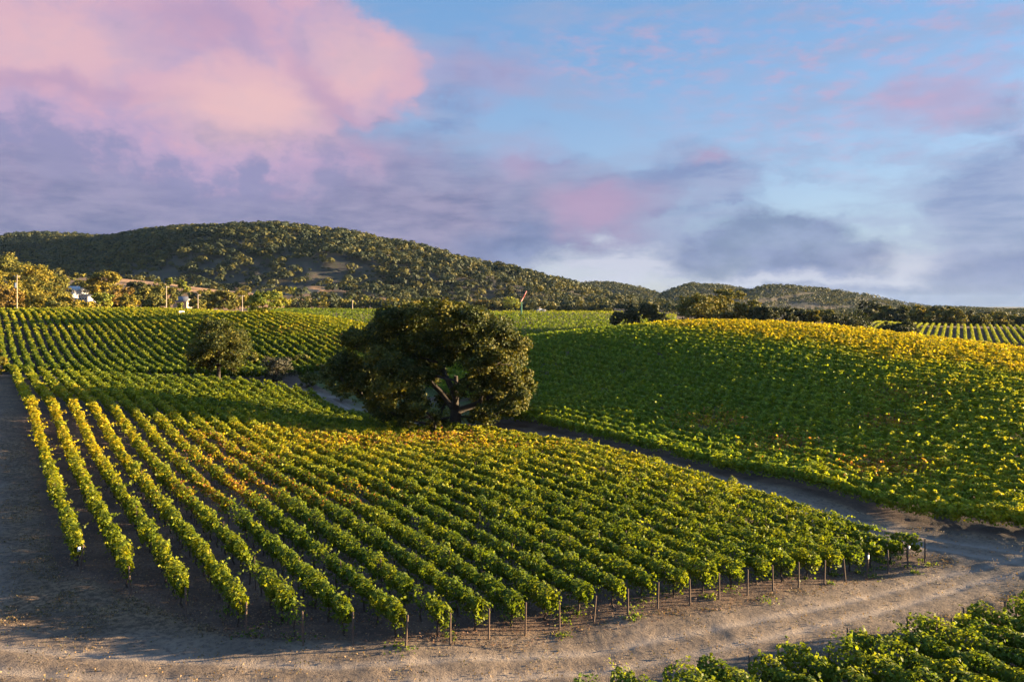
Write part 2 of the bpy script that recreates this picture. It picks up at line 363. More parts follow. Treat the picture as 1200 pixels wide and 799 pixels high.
# near edge of the near block: where each row starts
ROW0 = []
for i, (px, py) in enumerate([(93,671),(153,700),(218,721),(288,745),(355,755),(413,758),(475,758),(527,752),(572,748),(615,742),(655,737),(695,727),(735,720),(770,714),(808,708),(842,702),(875,697),(905,692),(935,688),(965,684),(990,680),(1015,675),(1040,671),(1063,666),(1083,660)]):
    p = 4.8 + 2.05 * i; u = (px - 600) / F; d = p / (SN + u * CS); x = u * d; ROW0.append((p, -x * SN + d * CS))
R0 = np.array(ROW0)
def ground():
    na = 900
    th = np.concatenate([np.linspace(-R(43), R(43), 620, endpoint=False), np.linspace(R(43), R(317), 130, endpoint=False)])
    rr = np.concatenate([[0.01, 6, 12, 18, 23], np.geomspace(26, 240, 300), np.geomspace(244, 900, 130), np.geomspace(915, 3200, 110), np.geomspace(3400, 12000, 14)])
    T, RR = np.meshgrid(th, rr); X = RR * np.sin(T); Y = RR * np.cos(T); Z = height(X, Y)
    x, y = X.ravel(), Y.ravel(); r = np.hypot(x, y)
    Z = Z.ravel(); nr = r < 200
    Z[nr] += (fbm(x[nr] / 1.3, y[nr] / 1.3, 31, 4) - .5) * .16 * (1 - sstep(r[nr], 120, 200))
    mk, rut = path_mask(x, y); Z -= rut * .09 * (r < 200)
    p, a = field1(x, y); a0 = np.interp(p, R0[:, 0], R0[:, 1])
    e = (fbm(x / 2, y / 2, 41, 3) - .5) * 1.6
    s1 = sstep(p + e, 3.4, 4.6) * (1 - sstep(p + e, 55, 56.5)) * sstep(a + e, a0 - 1.2, a0 + .8) * (1 - sstep(y, 138, 142))
    s2 = sstep(p + e, 61.5, 63) * (y < 260) * (x > -60)
    s3 = sstep(y, 148, 151) * (1 - sstep(y, 300, 320)) * (x < -20) * (p < 75)
    s4 = ((p < 54) * (a < np.interp(p, [20, 47], [24.0, 18.0])) * (y < 60) * (x > 0)).astype(float)
    soil = np.clip(s1 + s2 + s3 + s4, 0, 1)
    hill = sstep(r, 430, 560); gold = np.zeros_like(x)
    P = RIDGES[2][0]; dg = seg_dist(x, y, [tuple(q[:2]) for q in P]); gold = (1 - sstep(dg + (fbm(x / 30, y / 30, 3) - .5) * 70, 75, 120)) * (y < 700) * (1 - sstep(x / np.maximum(y, 1), -.30, -.15) * .9) * sstep(fbm(x / 22, y / 12, 6), .30, .46)
    for px, d, rad in [(585, 1000, 30), (600, 1020, 22), (240, 470, 22), (130, 340, 14), (285, 330, 16), (260, 335, 14), (200, 345, 14), (300, 400, 10)]:
        gx, gy = (px - 600) / F * d, d; gold = np.maximum(gold, 1 - sstep(np.hypot((x - gx) / 2.0, y - gy) + (fbm(x / 14, y / 14, 9) - .5) * 24, rad * .7, rad))
    green = sstep(y, 112, 120) * (1 - sstep(y, 176, 182)) * sstep(x, -58, -50) * (1 - sstep(x, -6, 0)) * (p > 55.5) * sstep(fbm(x / 3, y / 3, 8), .25, .45) * .9 * (1 - mk * .6)
    zone = np.c_[mk, soil * (1 - mk), rut]; zone2 = np.c_[hill, gold, green]
    V = np.c_[x, y, Z]; nth = len(th); nrr = len(rr)
    I, J = np.meshgrid(np.arange(nrr - 1), np.arange(nth), indexing='ij'); J2 = (J + 1) % nth
    Fc = np.stack([I * nth + J, I * nth + J2, (I + 1) * nth + J2, (I + 1) * nth + J], -1).reshape(-1, 4)[:, ::-1]
    fm = mk[Fc].mean(1); fs = zone[Fc][:, :, 1].mean(1); fh = hill[Fc].mean(1)
    kind = np.where(fm > .5, 1, np.where(fh > .5, 3, np.where(fs > .5, 2, 0)))
    for k, nm in enumerate(['dry_grass_ground', 'dirt_track', 'vineyard_soil', 'hills']):
        f = Fc[kind == k]; used, inv = np.unique(f, return_inverse=True)
        o = mesh_np(nm, V[used], inv.reshape(-1, 4), M_ground, smooth=True, attrs={'zone': zone[used], 'zone2': zone2[used]}); tag(o, kind='structure')
ground()

# ------------------------------------------------------------------ leaves
def unit(v): return v / np.maximum(np.linalg.norm(v, axis=1, keepdims=True), 1e-9)
def leaf_quads(P, N, S, asp=1.0):
    """one lozenge per point, lightly folded"""
    n = len(P); N = unit(N); t = unit(np.cross(N, rng.normal(size=(n, 3)))); b = np.cross(N, t)
    S = np.broadcast_to(np.asarray(S, float).reshape(-1, 1), (n, 1)); k = S * .18
    V = np.empty((n, 4, 3)); V[:, 0] = P - t * S * .55; V[:, 1] = P - b * S * .48 * asp + N * k; V[:, 2] = P + t * S * .55; V[:, 3] = P + b * S * .48 * asp + N * k
    return V.reshape(-1, 3), np.arange(n * 4).reshape(-1, 4)
def leaf_obj(name, P, N, S, col, mat, parent=None, origin=None):
    V, Fq = leaf_quads(P, N, S)
    if origin is not None: V = V - np.array(origin)
    return mesh_np(name, V, Fq, mat, parent, col=col)

G1 = np.array((.055, .105, .012)); G2 = np.array((.140, .200, .018)); YG = np.array((.28, .31, .020)); YL = np.array((.46, .355, .020)); OR = np.array((.40, .17, .05)); BR = np.array((.14, .065, .045))
def vine_color(n, yellow, sick, rnd):
    """yellow, sick in 0..1 per leaf"""
    c = G1 + (G2 - G1) * rng.random((n, 1))
    y = np.clip(yellow + rng.normal(size=n) * .10, 0, 1)[:, None]
    c = c + (YG - c) * np.clip(y * 1.7, 0, 1); c = c + (YL - c) * np.clip(y * 2 - .9, 0, .95)
    k = rng.random(n); c = np.where((k < sick * .8)[:, None], np.where(rng.random((n, 1)) < .5, YL * .9, OR + (BR - OR) * rng.random((n, 1))), c)
    return np.clip(c * rng.uniform(.66, 1.16, (n, 1)), 0, 1)

# patches where the vines have turned: world x, y, radius, strength
SICK = [(-22, 62, 4.2, 1.0), (-27, 73, 4.5, .8), (-32, 82, 4, .6), (-13, 61, 3, .6), (-17, 88, 6, .8), (-9, 92, 6, 1.0), (-4, 84, 4, .7), (4, 83, 3, .5), (-25, 95, 4, .5), (36, 75, 4, .8), (30, 86, 4, .6), (25, 98, 4, .7), (44, 90, 3, .8), (52, 100, 4, .4), (-38, 190, 8, .4), (-60, 200, 8, .3)]
def sickness(x, y):
    s = np.zeros_like(x)
    for cx, cy, r, k in SICK: s = np.maximum(s, k * np.exp(-((x - cx) ** 2 + (y - cy) ** 2) / (r * r)))
    return np.clip(s * (.5 + 1.0 * fbm(x / 1.6, y / 1.6, 55, 3)), 0, 1)

def vine_row(p, a0, a1, seed, dens, size, zone, trunks='none', posts=(), far_posts=False, label='', group='', shoots=.8):
    """one trellised row; a0 nearest end, a1 far end (metres along the row)"""
    g = np.random.default_rng(seed)
    x0, y0 = rowpt(p, a0); z0 = h1(x0, y0); root = empty('vine_row', (x0, y0, z0)); tag(root, label, 'vine row', group)
    L = a1 - a0
    # density falls with distance, leaf size grows
    def dist_at(a): X, Y = rowpt(p, a); return np.hypot(X, Y)
    aa = np.linspace(a0, a1, 200); dd = np.clip(dist_at(aa) / 55., .75, 6.0)
    lam = dens / dd ** 1.25; cum = np.r_[0, np.cumsum((lam[1:] + lam[:-1]) / 2 * np.diff(aa))]; n = int(cum[-1])
    a = np.interp(g.random(n) * cum[-1], cum, aa)
    vi = np.floor((a - a0) / 1.9); vr = hash2(vi + 1000, np.full(n, seed), 3)            # which plant
    ph = ((a - a0) / 1.9 - vi) * 2 - 1
    X, Y = rowpt(p, a); sk = sickness(X, Y)
    vig = ((.72 + .5 * vr) if seed < 400 else (.86 + .25 * vr)) * (1 - .55 * sk); vig *= 1 - .22 * ph ** 2 * (vr > .3)
    vig *= .72 + .9 * (vnoise(a * 1.7, np.full(n, seed * 3.1), 7) - .2)
    gap = (hash2(vi + 50, np.full(n, seed), 9) < (.10 if seed < 105 else .045)) * (g.random(n) < .85)
    keep = ~(gap.astype(bool)) & (g.random(n) > sk * .62)
    th = g.uniform(0, 2 * np.pi, n); rad = np.sqrt(g.uniform(.28, 1.0, n))
    wob = vnoise(a * 2.3, th * 1.3 + seed, 13)
    wd = {1: .29 if p < 11 else .34, 3: .54, 5: .38, 7: .34}[seed // 100 if seed < 600 else (7 if seed >= 700 else 5)]
    cx = np.cos(th) * rad * (wd - .12 + .34 * wob) * vig; cz = 1.33 + np.sin(th) * rad * (.38 + .40 * wob) * vig
    hang = (g.random(n) < .10); cz = np.where(hang, g.uniform(.5, 1.1, n), cz)
    la = np.sin(a * 3.7 + seed * 1.7 + th) * .5
    N = np.c_[np.cos(th) * CS - la * SN, np.cos(th) * SN + la * CS, np.sin(th) + .25] + g.normal(size=(n, 3)) * .36
    # shoots that stick up and out of the hedge
    ns = int(L * shoots); sa = g.uniform(a0, a1, ns); k = 9
    h_ = (g.uniform(.22, .62, ns) if seed < 200 else g.uniform(.35, .95, ns)); lean = g.normal(size=(ns, 2)) * .32
    tt = np.linspace(.1, 1, k)[None]
    sA = (sa[:, None] + lean[:, :1] * tt ** 1.4).ravel(); sX = (lean[:, 1:] * tt ** 1.6 * 1.3).ravel(); sZ = (1.62 + h_[:, None] * (tt - .25 * tt ** 2.5)).ravel()
    sV = np.repeat((hash2(np.floor((sa - a0) / 1.9) + 1000, np.full(ns, seed), 3)), k); sZ = sZ - (1 - sV) * .3
    a = np.r_[a[keep], sA]; cx = np.r_[cx[keep], sX + g.normal(size=ns * k) * .05]; cz = np.r_[cz[keep], sZ + g.normal(size=ns * k) * .04]
    N = np.r_[N[keep], np.tile((0, 0, .4), (ns * k, 1)) + g.normal(size=(ns * k, 3))]
    th3 = np.r_[th[keep], np.full(ns * k, 1.6)]
    th2 = np.r_[np.sin(th)[keep] * rad[keep], np.ones(ns * k)]
    bx, by = rowpt(p, a); X = bx + cx * CS; Y = by + cx * SN
    ga = np.linspace(a0 - 1, a1 + 1, max(8, int(L / 1.2))); gx, gy = rowpt(p, ga); gz = height(gx, gy)
    Z = np.interp(a, ga, gz) + cz
    sk = sickness(X, Y); dd = np.hypot(X, Y)
    yb = zone(X, Y); yb = np.clip(yb + .30 * (hash2(np.floor((a - a0) / 1.9), np.full(len(a), seed), 5) - .5) + .22 * th2 * yb, 0, 1)
    clump = hash2(np.floor(a * 1.6 + np.floor(th3) * .5), np.floor(th3), seed)
    col = vine_color(len(X), np.clip(yb * .75 + (clump - .5) * .35 * (yb > .1), 0, 1), sk, g)
    S = size * np.clip(dd / 55., .8, 6.) ** .62 * g.uniform(.7, 1.35, len(X))
    if 500 <= seed < 600: col = col * (1 + .65 * (1 - yb[:, None]))  # greener hill leaves lightened to make up for missing light on the slope
    f = leaf_obj('foliage', np.c_[X, Y, Z], N, S, col, M_vine, root, (x0, y0, z0))
    def zz(a_): return float(np.interp(a_, ga, gz))
    # vine trunks with two low arms
    nv = int(L / 1.9)
    if trunks == 'each':
        for i in range(nv):
            av = a0 + .9 + i * 1.9; xv, yv = rowpt(p, av)
            if math.hypot(xv, yv) > 82 or (i > 9 and p > 14 and math.hypot(xv, yv) > 55): break
            o = trunk_mesh[int(g.integers(0, 4))].copy(); o = bpy.data.objects.new('trunk', trunk_mesh[int(g.integers(0, 4))].data); C.objects.link(o)
            o.parent = root; o.location = (xv - x0, yv - y0, zz(av) - z0 - .05); o.rotation_euler = (0, 0, TH + g.normal() * .25); o.scale = (1, 1, g.uniform(.9, 1.1))
    for av in posts:
        xv, yv = rowpt(p, av); o = bpy.data.objects.new('end_post', post_mesh.data); C.objects.link(o); o.parent = root
        o.location = (xv - x0, yv - y0, zz(av) - z0 - .1); o.rotation_euler = (g.normal() * .03, g.normal() * .05, TH); o.scale = (1, 1, g.uniform(.92, 1.06))
    if trunks == 'each' and L > 30:
        for av in np.arange(a0 + 7.5, min(a1, a0 + 60), 7.6):
            xv, yv = rowpt(p, av)
            if math.hypot(xv, yv) > 80: break
            o = bpy.data.objects.new('stake', stake_mesh.data); C.objects.link(o); o.parent = root
            o.location = (xv - x0, yv - y0, zz(av) - z0 - .1); o.rotation_euler = (0, g.normal() * .03, TH)
    if far_posts:
        xv, yv = rowpt(p, a1 + .6); o = bpy.data.objects.new('end_post', wpost_mesh.data); C.objects.link(o); o.parent = root
        o.location = (xv - x0, yv - y0, zz(a1) - z0 - .1)
    return root

def tube(pts, rad, sides=7):
    pts = np.array(pts, float); n = len(pts); d = np.gradient(pts, axis=0); d = unit(d)
    ref = np.array((.31, .17, .93)); ref = np.where(abs(d @ ref)[:, None] > .95, np.array((1., 0, 0)), ref)
    u = unit(np.cross(d, ref)); v = np.cross(d, u); an = np.linspace(0, 2 * np.pi, sides, endpoint=False)
    V = pts[:, None] + (u[:, None] * np.cos(an)[None, :, None] + v[:, None] * np.sin(an)[None, :, None]) * np.array(rad)[:, None, None]
    V = V.reshape(-1, 3); I, J = np.meshgrid(np.arange(n - 1), np.arange(sides), indexing='ij'); J2 = (J + 1) % sides
    Fq = np.stack([I * sides + J, I * sides + J2, (I + 1) * sides + J2, (I + 1) * sides + J], -1).reshape(-1, 4)
    # caps as thin quads fan
    cap = []
    for base_ in (0, (n - 1) * sides):
        for j in range(1, sides - 2, 2): cap.append((base_, base_ + j, base_ + j + 1, base_ + j + 2))
        if sides % 2: cap.append((base_, base_ + sides - 2, base_ + sides - 1, base_ + sides - 1)) if False else None
    if cap: Fq = np.r_[Fq, np.array(cap)]
    return V, Fq
def join(parts):
    Vs, Fs, o = [], [], 0
    for V, Fq in parts: Vs.append(V); Fs.append(Fq + o); o += len(V)
    return np.concatenate(Vs), np.concatenate(Fs)
def box(cx, cy, cz, sx, sy, sz, rz=0.0, taper=1.0):
    V = np.array([(i * sx / 2 * (taper if k > 0 else 1), j * sy / 2 * (taper if k > 0 else 1), k * sz / 2) for k in (-1, 1) for i, j in ((-1, -1), (1, -1), (1, 1), (-1, 1))], float)
    c, s = math.cos(rz), math.sin(rz); V[:, :2] = V[:, :2] @ np.array(((c, s), (-s, c))); V += (cx, cy, cz)
    return V, np.array([(3, 2, 1, 0), (4, 5, 6, 7), (0, 1, 5, 4), (1, 2, 6, 5), (2, 3, 7, 6), (3, 0, 4, 7)])

# shared small meshes (kept unlinked: only their mesh data is used)
class Holder: pass
def data_only(name, parts, mat):
    V, Fq = join(parts); o = mesh_np(name, V, Fq, mat, smooth=False); h = Holder(); h.data = o.data; h.copy = lambda: None; bpy.data.objects.remove(o); return h
trunk_mesh = []
for s in range(4):
    g = np.random.default_rng(90 + s); j = g.normal(size=(6, 2)) * .045
    pts = [(j[i, 0], j[i, 1], z) for i, z in enumerate((0, .25, .5, .72, .9))]; top = pts[-1]
    trunk_mesh.append(data_only('trunk', [tube(pts, [.065, .05, .042, .045, .05], 6), tube([top, (top[0] + .1, top[1] + .3, .98), (top[0], top[1] + .85, 1.05)], [.035, .028, .018], 5), tube([top, (top[0] - .08, top[1] - .3, .97), (top[0], top[1] - .85, 1.04)], [.035, .026, .018], 5)], M_vbark))
post_mesh = data_only('end_post', [tube([(0, 0, 0), (0, 0, .9), (.01, 0, 1.70)], [.055, .05, .046], 8), tube([(0, 0, 1.695), (0, 0, 1.72)], [.05, .03], 8)], M_post)
stake_mesh = data_only('stake', [box(0, 0, 1.0, .035, .035, 2.1), box(0, 0, 1.45, .02, .5, .02)], M_rust)
wpost_mesh = data_only('end_post', [tube([(0, 0, 0), (0, 0, 2.3)], [.11, .10], 6)], M_pole)

ORD = ['first','second','third','fourth','fifth','sixth','seventh','eighth','ninth','tenth','eleventh','twelfth','thirteenth','fourteenth','fifteenth','sixteenth','seventeenth','eighteenth','nineteenth','twentieth']
TENS = {2: 'twenty', 3: 'thirty', 4: 'forty', 5: 'fifty', 6: 'sixty'}
def ordn(n):
    if n <= 20: return ORD[n - 1]
    t, u = divmod(n, 10); return (TENS[t][:-1] + 'ieth') if u == 0 else TENS[t] + '-' + ORD[u - 1]

# near block, 25 rows
def zone_near(x, y):
    return np.clip(.12 + .46 * sstep(y, 50, 80) - .40 * sstep(y + (x + 10) * .12, 97, 106) +   .22 * (1 - sstep(x * CS + y * SN, 9, 16)) - .10 * (fbm(x / 7, y / 7, 61) < .45), .06, .95)
looks = {0: 'yellow-green vine row running beside the left dirt track', 1: 'yellowing vine row, second in from the left dirt track', 2: 'vine row with orange-brown patch halfway, third from left dirt track', 3: 'vine row with red-brown thin stretch, fourth from left dirt track'}
for i, (p, a0) in enumerate(ROW0):
    a1 = (136 - p * SN) / CS
    if p > 49: a1 = min(a1, (128 - (p - 49) * 3 - p * SN) / CS)
    lab = looks.get(i) or ('vine row along the diagonal dirt track, last of the near block' if i == 24 else f'green and gold trellised vine row, {ordn(i + 1)} from the left track in the near block')
    vine_row(p, a0 + .3, a1, 100 + i, 290, .16, zone_near, 'each', posts=(a0 - .05,), label=lab, group='vine rows of the near vineyard block', shoots=2.6)
# block at lower right
def zone_low(x, y): return np.full_like(x, .12)
for i in range(15):
    p = 20.4 + 2.05 * i
    ex = np.interp(p, [19.6, 33, 44.6, 50], [24.8, 21.0, 18.7, 17.6]) + (0.5 if i % 2 else -.2)
    # ends at the track, runs towards the camera right
    vine_row(p, max(ex - 26, -14), ex, 300 + i, 300, .17, zone_low, 'each', posts=(ex + .25,), label=f'lush green vine row in the lower right corner block, {ordn(i + 1)} from its left end', group='vine rows of the lower right corner block', shoots=2.2)
# hill block
def zone_hill(x, y):
    p = x * CS + y * SN
    hgt = sstep(p + 12 * (fbm(x / 12, y / 12, 72) - .5), 108, 124); right = sstep(x / np.maximum(y, 1), .30, .56)
    return np.clip(.10 + .80 * np.maximum(hgt * sstep(x, 14, 40), right * .42) + .1 * (fbm(x / 9, y / 9, 71) - .5), .05, .95)  # yellow leaves painted on the sunlit crest and lower right, green where unlit
nh = 0
for i in range(45):
    p = 63.6 + 2.05 * i
    # right end: a little outside the frame; left end: the block's far side
    umax, umin = .76, -.21
    aR = (p * CS - umax * p * SN) / (SN + umax * CS); aL = (p * CS - umin * p * SN) / (SN + umin * CS)
    if i < 4: umin = -.05; aL = (p * CS - umin * p * SN) / (SN + umin * CS)
    aL = min(aL, (205 - p * SN) / CS)
    if aL - aR < 6: continue
    nh += 1
    vine_row(p, aR, aL, 500 + i, 470, .165, zone_hill, 'none', label=f'green to yellow vine row across the right hand hill, {ordn(nh)} up from the track', group='vine rows across the right hand hill', shoots=.55)
# upper left block
def zone_ul(x, y): return np.clip(.16 + .34 * sstep(y, 170, 215) - .25 * (1 - sstep(y, 156, 168)), .1, .9)
nl = 0
for i in range(54):
    p = -16.0 + 2.05 * i
    ys = 151 if p < 44 else 151 + min(20, (p - 44) * .8); ye = 262 if p < 0 else 285
    a0, a1 = (ys - p * SN) / CS, (ye - p * SN) / CS
    xe = rowpt(p, a1)[0]; nl += 1
    vine_row(p, a0, a1, 700 + i, 430, .20, zone_ul, 'none', far_posts=(i < 14 and i % 2 == 0), label=f'yellow-green vine row on the upper left slope, {ordn(nl)} from its left side', group='vine rows of the upper left block', shoots=.5)
# far right block, rows towards another direction
def far_block():
    th = math.atan((1125 - 600) / F); dx, dy = math.sin(th), math.cos(th); nx, ny = dy, -dx
    cx, cy = (1150 - 600) / F * 265, 265
    for i in range(36):
        off = (i - 16) * 2.35; x0, y0 = cx + nx * off, cy + ny * off; z0 = h1(x0, y0); root = empty('vine_row', (x0, y0, z0))
        tag(root, f'distant low vine row beyond the hill at far right, {ordn(i + 1)} from its left side', 'vine row', 'distant vine rows at far right')
        n = 3200; t = rng.uniform(-12, 78, n); th_ = rng.uniform(0, 2 * np.pi, n); r_ = np.sqrt(rng.uniform(.3, 1, n))
        cxx = np.cos(th_) * r_ * .5; X = x0 + dx * t + nx * cxx; Y = y0 + dy * t + ny * cxx
        Z = height(X, Y) + 1.2 + np.sin(th_) * r_ * .5; N = np.c_[nx * np.cos(th_), ny * np.cos(th_), np.sin(th_) + .3] + rng.normal(size=(n, 3)) * .6
        leaf_obj('foliage', np.c_[X, Y, Z], N, rng.uniform(.3, .5, n), vine_color(n, np.full(n, .35), np.zeros(n), rng), M_vine, root, (x0, y0, z0))
far_block()
# far middle vineyard: rows too fine to tell apart
def mid_block():
    Ps, Ns = [], []
    for y in np.arange(268, 470, 2.6):
        n = int(520 * (300 / y) ** 1.2); u = rng.uniform(-.33, .22, n); x = u * y; ph = rng.uniform(0, 2 * np.pi, n)
        Ps.append(np.c_[x, y + .12 * x + np.cos(ph) * .45, 1.15 + np.sin(ph) * .5]); Ns.append(np.c_[rng.normal(size=n) * .5, np.cos(ph), np.sin(ph) + .4])
    P = np.concatenate(Ps); N = np.concatenate(Ns) + rng.normal(size=(len(P), 3)) * .5
    P[:, 2] += height(P[:, 0], P[:, 1]); yl = np.clip(.02 + .35 * sstep(P[:, 1], 420, 455), 0, 1)  # sunlit back strip painted as yellower leaves, shade in front as greener ones
    o = leaf_obj('distant_vineyard', P, N, rng.uniform(.5, .95, len(P)), vine_color(len(P), yl, np.zeros(len(P)), rng), M_vine)
    tag(o, 'distant dark green vineyard in the dip behind the big oak', 'vineyard', kind='stuff')
mid_block()

# ------------------------------------------------------------------ trees
OAK = [(.028, .040, .012), (.055, .060, .014), (.10, .085, .016)]
KINDS = {
 'oak': [(.028, .042, .008), (.058, .068, .009), (.125, .112, .010)],
 'dark': [(.022, .034, .014), (.036, .048, .016), (.06, .06, .02)],
 'olive': [(.060, .072, .016), (.115, .115, .018), (.18, .15, .020)],
 'gold': [(.085, .09, .012), (.18, .155, .016), (.28, .21, .02)],
 'amber': [(.10, .075, .016), (.17, .12, .022), (.20, .12, .03)],
 'lime': [(.09, .13, .02), (.18, .20, .025), (.26, .25, .03)],
 'grey': [(.06, .06, .042), (.09, .09, .06), (.05, .05, .04)]}
def tree_color(n, kind, lobe_r):
    k = np.array(KINDS[kind]); w = np.clip(lobe_r + rng.normal(size=n) * .28, 0, .999) * 2; i = np.floor(w).astype(int); f = (w - i)[:, None]
    return np.clip((k[i] * (1 - f) + k[np.minimum(i + 1, 2)] * f) * rng.uniform(.7, 1.35, (n, 1)), 0, 1)
def make_tree(loc, H, W, kind, label, group=None, lobes=None, leaves=2600, size=.4, name='tree', cat='tree', fork=.22, seed=0, crown_base=.12, trunk_r=None, nl=None):
    g = np.random.default_rng(seed + 5000); root = empty(name, loc); tag(root, label, cat, group)
    tr = trunk_r or H * .028
    if lobes is None:
        nl = nl or int(10 + W * 1.1); L = []
        cz = (crown_base + 1) / 2 * H; hz = (1 - crown_base) / 2 * H
        for i in range(nl):
            z = g.uniform(-.8, .82); th = i * 2.4 + g.normal() * .5; rr = math.sqrt(1 - z * z) * g.uniform(.45, .78)
            r = W * g.uniform(.13, .23) * (1.15 - .35 * abs(z)); flat = .72
            L.append((math.cos(th) * rr * W / 2, math.sin(th) * rr * W / 2, min(cz + z * hz * .9, H - r * flat * .75), r, flat))
        lobes = L
    # skeleton: trunk, then curved limbs into the lobes
    fz = H * fork; lean = g.normal(size=2) * H * .015
    parts = [tube([(0, 0, -.2), (lean[0] * .2, lean[1] * .2, fz * .25), (lean[0] * .6, lean[1] * .6, fz * .65), (lean[0], lean[1], fz * 1.05)], [tr * 1.55, tr * 1.08, tr * .95, tr * .9], 9)]
    nm = 5; mains = []
    for k in range(nm):
        th = 2 * math.pi * k / nm + g.normal() * .3; q = np.array((math.cos(th) * W * .17, math.sin(th) * W * .17, fz + H * g.uniform(.16, .30)))
        s = np.array((lean[0], lean[1], fz * .9)); mid = (s + q) / 2 + g.normal(size=3) * W * .02; mains.append(q)
        parts.append(tube([s, mid, q], [tr * .62, tr * .48, tr * .34], 7))
    mains.append(np.array((lean[0], lean[1], fz + H * .25))); parts.append(tube([(lean[0], lean[1], fz * .9), mains[-1]], [tr * .6, tr * .3], 6))
    top0 = np.array((lean[0], lean[1], fz)); hubs = list(mains)
    for (x, y, z, r, fl) in sorted(lobes, key=lambda l: (l[0] - top0[0]) ** 2 + (l[1] - top0[1]) ** 2 + (l[2] - top0[2]) ** 2):
        t = np.array((x, y, z - r * .2)); m = min(hubs, key=lambda q: np.linalg.norm(q - t) + (2 if q[2] > t[2] + H * .1 else 0)); hubs.append(t * .85 + m * .15); mid = (m + t) / 2 + (0, 0, H * .02) + g.normal(size=3) * r * .2
        parts.append(tube([m, mid, t], [tr * .26, tr * .17, tr * .05], 5))
        if size < .35:
            for _ in range(5):
                e = t + unit(g.normal(size=(1, 3)))[0] * r * .8 * (1, 1, fl); parts.append(tube([mid * .4 + t * .6, (t + e) / 2 + g.normal(size=3) * r * .1, e], [tr * .08, tr * .05, tr * .02], 4))
    V, Fq = join(parts); mesh_np('trunk', V, Fq, M_bark, root, smooth=True)
    vol = np.array([l[3] ** 2 for l in lobes]); cnt = np.maximum((vol / vol.sum() * leaves).astype(int), 12)
    Ps, Ns, Rn = [], [], []
    for (x, y, z, r, fl), n in zip(lobes, cnt):
        nc = max(5, int(n / (65 if leaves > 100000 else 55))); d = unit(g.normal(size=(nc, 3))); d[:, 2] = np.abs(d[:, 2]) * np.where(g.random(nc) < .72, 1, -1)
        cc = d * r * g.uniform(.45, 1.0, (nc, 1)) * (1, 1, fl); ci = g.integers(0, nc, n)
        off = g.normal(size=(n, 3)) * r * (  .172 if leaves > 100000 else .18) * (1, 1, .7); q = cc[ci] + off
        Ps.append(q + (x, y, z)); Ns.append(unit(q) * .8 + g.normal(size=(n, 3)) * .6 + (0, 0, .2)); Rn.append(np.clip(g.uniform(0, .7) + g.uniform(-.25, .35, nc)[ci], 0, 1))
    P = np.concatenate(Ps); P[:, 2] = np.maximum(P[:, 2], .15)
    leaf_obj('crown', P, np.concatenate(Ns), size * g.uniform(.65, 1.35, len(P)), tree_color(len(P), kind, np.concatenate(Rn)), M_tree, root)
    return root

# the big oak between the blocks; lobes read off its outline: px, py of the lobe, metres towards camera, radius in px
def big_oak():
    d = 107.5; bx, by, bz = at(533, d); k = d / F; g = np.random.default_rng(3)
    L = []
    spec = [(470,385,26),(455,372,20),(490,372,24),(520,372,24),(552,374,24),(580,390,24),(600,405,20),(430,400,24),(412,425,20),(408,448,18),(432,440,24),(460,415,26),(495,400,26),(530,398,26),(563,412,26),(592,430,24),(613,450,18),(606,470,20),(590,455,22),(565,445,22),(470,450,26),(448,470,20),(478,478,20),(500,440,20),(515,470,15),(512,492,10),(570,475,18),(556,487,13),(604,482,13),(450,478,12),(425,462,16),(480,430,24),(545,395,22),(518,415,20),(618,440,12),(402,432,10),(440,385,16),(575,380,16),(505,362,14),(535,361,14),(475,364,12),(464,487,9),(490,488,8),(583,479,12)]
    front = [(552,448,17),(577,458,17),(600,440,16),(588,418,18),(500,466,15),(565,425,18),(597,468,14),(488,455,17),(515,476,10),(572,474,13),(511,490,9),(514,501,6),(470,425,18),(540,395,18),(610,455,14)]
    for px, py, r in spec:
        edge = abs(px - 515) / 115.
        for s in (-1, 1) if (r > 17 and edge < .8) else (0,):
            x = (px - 533) * k; z = (510 - py) * k; yd = s * g.uniform(2.2, 8.0) * math.sqrt(max(.1, 1 - edge ** 2)) if s else g.normal() * 1.5
            L.append((x + g.normal() * .3, yd, z + g.normal() * .3, r * k * g.uniform(.76, .95), .76))
    for px, py, r in front: L.append(((px - 533) * k, -g.uniform(4.5, 8.5), (510 - py) * k, r * k * .9, .85))
    make_tree((bx, by, bz), 18.6, 27, 'oak', 'large spreading dark oak with heavy trunk between the vineyard blocks', lobes=L, leaves=150000, size=.29, name='oak_tree', seed=11, fork=.20, trunk_r=.85)
big_oak()

def T(px, py_top, w, d, kind, label, group=None, name='tree', cat='tree', base=None, leaves=None, seed=None, **kw):
    """px centre, py_top crown top, w crown width in photo px, d distance"""
    x, y, z = at(px, d); zt = CH - (py_top - HZ) * d / F
    H = max(zt - z, 1.5); W = w * d / F
    return make_tree((x, y, z), H, W, kind, label, group, leaves=leaves or int(np.clip(60 * w, 700, 5000)), size=np.clip(d * .0019, .20, 1.1), name=name, cat=cat, seed=seed if seed is not None else int(px * 7 + d), **kw)
T(256, 371, 72, 145, 'oak', 'round dark tree on a short straight trunk beside the upper cross track', name='oak_tree', leaves=24000, crown_base=.08, nl=34)
T(312, 341, 44, 233, 'lime', 'lone yellow-green tree standing above the upper left vine rows', leaves=6000, fork=.1, crown_base=.14)
T(-3, 404, 22, 128, 'gold', 'golden bush at the left edge beside the dirt track', name='bush', cat='bush', leaves=2500, crown_base=.0)
T(325, 417, 44, 152, 'grey', 'grey-brown leafless looking shrub below the round dark tree', name='shrub', cat='shrub', leaves=3200, crown_base=.0, fork=.05)
